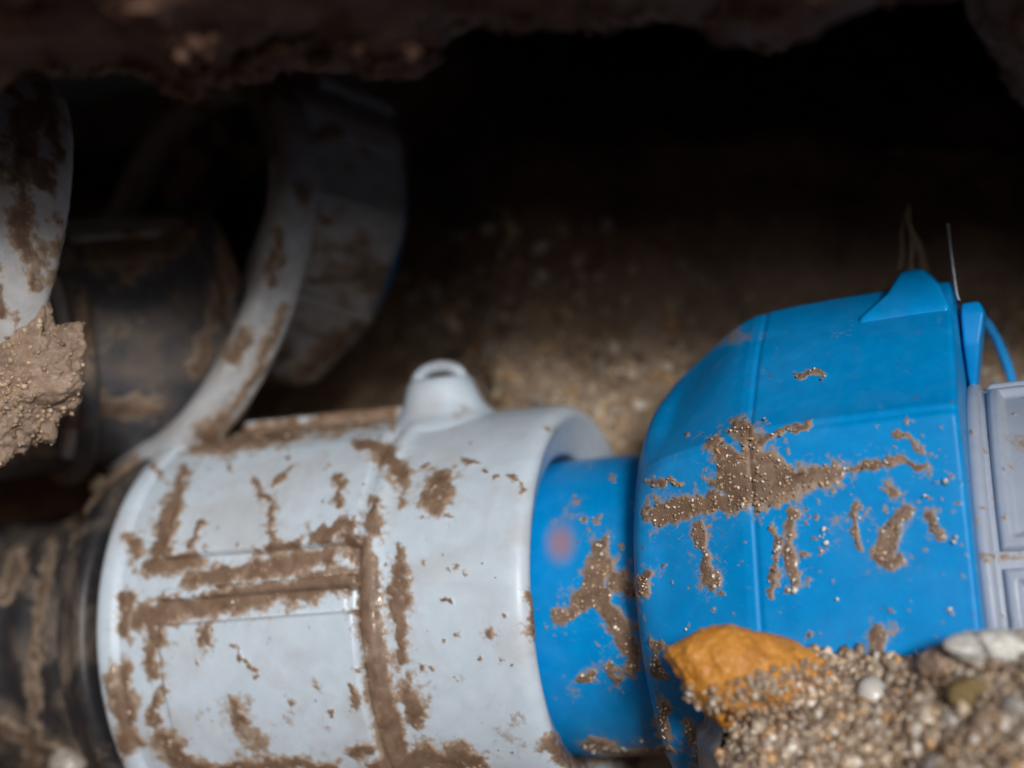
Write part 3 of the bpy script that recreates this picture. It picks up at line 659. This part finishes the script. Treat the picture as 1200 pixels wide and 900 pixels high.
cl = bpy.data.objects['mud_clump']; vs = np.array([v.co for v in cl.data.vertices]); vs = (vs + np.array(cl.location) - CAM) / U @ BASIS.T
q = vs[rng.integers(0, len(vs), 1300)] + rng.normal(size=(1300, 3)) * .6
grains('grit', q, .8 + 3 * rng.random(1300) ** 3, M_GRAIN, cl, [.34, .3, .14, .12, .02, .06, .02])
# gravel mound in front, lower right
def mound():
    a = np.linspace(0, 1, 190); ridge = np.array([(838, 812, 1350), (846, 800, 1345), (880, 790, 1335), (950, 776, 1315), (1030, 778, 1290), (1100, 770, 1250), (1160, 764, 1220), (1230, 752, 1190), (1400, 730, 1150), (1800, 700, 1100)], float)
    s = np.r_[0, np.cumsum(np.hypot(np.diff(ridge[:, 0]), np.diff(ridge[:, 1])))]; s /= s[-1]
    px, py, z = (np.interp(a, s, ridge[:, k]) for k in range(3))
    v = np.r_[np.linspace(-1, 0, 25)[:-1], np.linspace(0, 1, 110)]
    A_, V_ = np.meshgrid(np.arange(len(a)), v, indexing='ij')
    base = np.stack([(px - 600) * z / FPX, (py - 450) * z / FPX, z], -1)[A_]
    f = np.clip(V_, 0, None); b = np.clip(-V_, 0, None)
    G = base.copy(); G[..., 1] -= 9
    G[..., 1] += 30 * sstep(0, .12, f) * 0 + f * 420 + b * 380
    G[..., 2] += -f ** .8 * 330 + b ** .7 * 40
    le = sstep(26, 0, A_ * 1.0)                      # left flank drops away
    G[..., 1] += 0 * le; G[..., 0] += (1 - sstep(0, 10, A_ * 1.0)) * 0
    N = grid_normals(G)
    if N[..., 2].mean() > 0: N = -N
    d = (fbm(G, 60, 5, 51, .6) - .5) * 34 + (fbm(G, 14, 3, 52, .6) - .5) * 9
    return G + N * d[..., None], N
Gm, Nm = mound()
mnd = mesh_obj('gravel_mound', Gm.reshape(-1, 3), grid_faces(*Gm.shape[:2]), M_SAND); mnd['kind'] = 'structure'
mnd['label'] = 'wet mound of sandy gravel against the bottom of the blue coupling'
# its steep left flank
fl = []
for k, f in enumerate(np.linspace(0, 1, 40)):
    e = Gm[0, 24 + int(f * 109)]
    fl.append([e + np.array([-3 - 5 * math.sin(3 * q), 6 * q, q * 150]) for q in np.linspace(0, 1, 14)])
fl = np.array(fl); fl = fl + (fbm(fl, 20, 4, 60)[..., None] - .5) * np.array([12, 6, 0])
o = mesh_obj('flank', fl.reshape(-1, 3), grid_faces(40, 14), M_SAND, mnd)
def mz(x0, x1, y0=700, y1=1050): return lambda px, py, G: (px > x0) & (px < x1) & (py > y0) & (py < y1)
c, n_ = sample(Gm, Nm, 130, mz(846, 1010, 700, 960))
for q in c: pebble(q, rnd.uniform(3, 6.5), mnd, (3, 2, 3, 1, 3, 1, 3))
c, n_ = sample(Gm, Nm, 150, mz(1000, 1290, 700, 960))
for k, q in enumerate(c): pebble(q + np.array([0, 3, 4.]) * rnd.uniform(.2, 1.4), rnd.uniform(5, 10) if k % 5 else rnd.uniform(11, 19), mnd, (3, 3, 3, 2, 2, 1, 2.5))
c, n_ = sample(Gm, Nm, 12000, mz(835, 1400)); grains('gravel', c + n_ * rng.uniform(-1, 3, (len(c), 1)), 1.3 + 5.5 * rng.random(len(c)) ** 3.2, M_GRAIN, mnd, [.28, .20, .17, .14, .08, .07, .06])
# lump of ochre clay at the left end of the mound, pale stone at its right end
oc = blob('clay_lump', P(884, 788, 1290), (72, 40, 34), M_OCHRE, rough=.15, sc_=36, seed=25, rot=.12, n=120)
for v in oc.data.vertices:                                      # it thins out towards its right end
    k = min(max((v.co.x / U + 20) / 90, 0), 1); v.co.z *= 1 - .45 * k; v.co.y *= 1 - .4 * k
tag(oc, 'ochre orange lump of clay between the blue coupling and the gravel mound', 'clay lump')
blob('skirt', P(848, 806, 1302), (20, 36, 18), M_OCHRE, oc, rough=.25, sc_=26, seed=15, rot=.1, n=60)
tag(blob('white_stone', P(1180, 762, 1215), (42, 19, 26), M_CHALK, rough=.25, sc_=30, seed=16, rot=.12, n=80), 'smooth whitish stone on the gravel under the blue-grey coupling', 'stone')
tag(blob('brown_stone', P(1112, 776, 1240), (22, 15, 16), M_CLUMP, rough=.25, sc_=24, seed=17, rot=-.3, n=60), 'rounded brown lump beside the whitish stone, on the crest of the gravel', 'stone')
tag(blob('brown_stone', P(1142, 813, 1196), (26, 14, 12), earth('olive_stone', [(0.3, (0.15, 0.10, 0.035)), (0.7, (0.26, 0.19, 0.08))], 120), rough=.2, sc_=24, seed=18, rot=-.1, n=50), 'olive brown stone set in the gravel below the whitish stone', 'stone')
# pale splinter and thin fibre above the tab of the blue coupling
sp = thing('splinter', 'pale frayed splinter standing in the dark above the tip of the blue coupling', 'splinter', P(1070, 305, 1640))
for pts, wd in (([(1066, 240, 1690), (1064, 262, 1680), (1076, 284, 1665), (1084, 318, 1650)], 8), ([(1066, 236, 1695), (1056, 270, 1680), (1058, 290, 1665), (1054, 318, 1655)], 5), ([(1064, 250, 1690), (1070, 285, 1670), (1066, 318, 1660)], 7)):
    pts = chaikin([P(*p) for p in pts], 2); rs = np.linspace(1.0, wd, len(pts))
    wd *= .7; rs = rs * .7; q = np.linspace(0, 2 * math.pi, 9)[:-1]
    G = pts[:, None, :] + rs[:, None, None] * (np.cos(q)[None, :, None] * np.array([1, 0, 0]) + np.sin(q)[None, :, None] * np.array([0, 0, 1.]))
    mesh_obj('strand', G.reshape(-1, 3), grid_faces(len(pts), 8, True), M_SPLINT, sp)
pts = chaikin([P(1111, 262, 1545), P(1115, 300, 1520), P(1121, 345, 1500), P(1124, 352, 1495)], 2)
q = np.linspace(0, 2 * math.pi, 7)[:-1]
G = pts[:, None, :] + 1.7 * (np.cos(q)[None, :, None] * np.array([1, 0, 0]) + np.sin(q)[None, :, None] * np.array([0, 0, 1.]))
tag(mesh_obj('fibre', G.reshape(-1, 3), grid_faces(len(pts), 6, True), M_FIBRE, loc=pts.mean(0)), 'thin grey fibre standing up from the top edge of the blue coupling', 'fibre')

vs = np.array([v.co for v in oc.data.vertices]); vs = (vs + np.array(oc.location) - CAM) / U @ BASIS.T
qx, qy = proj(vs); vs = vs[(qy > 790 - (qx - 850) * .22 + 14 * fbm(vs, 14, 3, 99)) & (vs[:, 2] < 1300)]
q = vs[rng.integers(0, len(vs), 900)] + rng.normal(size=(900, 3)) * 2
grains('grit', q, 1.2 + 3.2 * rng.random(900) ** 2.5, M_GRAIN, oc, [.28, .20, .17, .14, .08, .07, .06])
# ---- grit stuck in the mud of the fittings: joined, too fine to count
def grit_on(parent, ax, strokes, n, Rf, t0, t1, p0, p1, sz, probs, thr=.5, mk={}, mat=None):
    T = rng.uniform(t0, t1, n * 12); PHx = rng.uniform(R_(p0), R_(p1), n * 12)
    c = ax.pt(T, Rf(T, PHx), PHx); m = mud_mask(c, strokes, **mk); c = c[m > thr][:n]
    rad = unit(c.mean(0) * 0 + np.array([0, 0, -1]))
    grains('grit', c, sz[0] + (sz[1] - sz[0]) * rng.random(len(c)) ** 2, mat or M_GRAIN, parent, probs)
def bR(T, PH):
    base = np.interp(T, [160, 165, 180, 213, 262, 300, 487, 495], [200, 222, 240, 254, 268, 280, 284, 270])
    return bluemod(T, base, PH) + 2.0
GP = [.30, .22, .14, .10, .14, .06, .04]
grit_on(blue, AN, S_BLUE, 650, bR, 172, 492, -50, 60, (.7, 2.1), GP, .46, MKB)
grit_on(blue, A1, S_BLUE, 220, lambda T, PH: 171.5 + 0 * T, 45, 155, -60, 60, (.9, 2.4), GP, .46, MKB)
SW = [([(930, 598), (938, 600)], 5), ([(921, 630), (925, 660)], 5), ([(926, 680), (932, 692)], 5), ([(1098, 565), (1102, 568)], 5), ([(1124, 632), (1126, 645)], 5), ([(1095, 605), (1100, 615)], 5), ([(840, 665), (842, 690)], 4), ([(700, 655), (703, 690)], 5), ([(1046, 750)], 5), ([(1045, 655), (1055, 660)], 4), ([(965, 620), (970, 640)], 4), ([(1120, 690)], 6, .8), ([(960, 545)], 3), ([(1085, 580)], 4, .9), ([(1108, 700), (1118, 716)], 4, .8), ([(1010, 600), (1000, 625)], 3, .8), ([(985, 700)], 4, .8), ([(870, 590), (885, 600)], 4, .9), ([(905, 625), (912, 640)], 4)]  # spots of wet sparkle, set with white grains
grit_on(blue, AN, SW, 330, bR, 172, 492, -60, 60, (1.0, 3.3), [0, 0, .1, 0, .9, 0, 0], .5, dict(amp=.5, scale=10), M_GLINT)
grit_on(blue, AN, S_BLUE, 90, bR, 172, 492, -50, 60, (.8, 2.0), [0, 0, .3, 0, .7, 0, 0], .5, MKB, M_GLINT)
grit_on(grey, A1, S_GREY, 600, lambda T, PH: np.where(T < -142, RB(T) + 1.5, 239.), -445, 40, -50, 90, (.8, 2.2), [.36, .3, .1, .1, .06, .06, .02], .52, MK)
print('objects', len(bpy.data.objects), 'tris', sum(len(o.data.loop_triangles) or sum(len(p.vertices) - 2 for p in o.data.polygons) if False else len(o.data.polygons) * 2 for o in bpy.data.objects if o.type == 'MESH'))
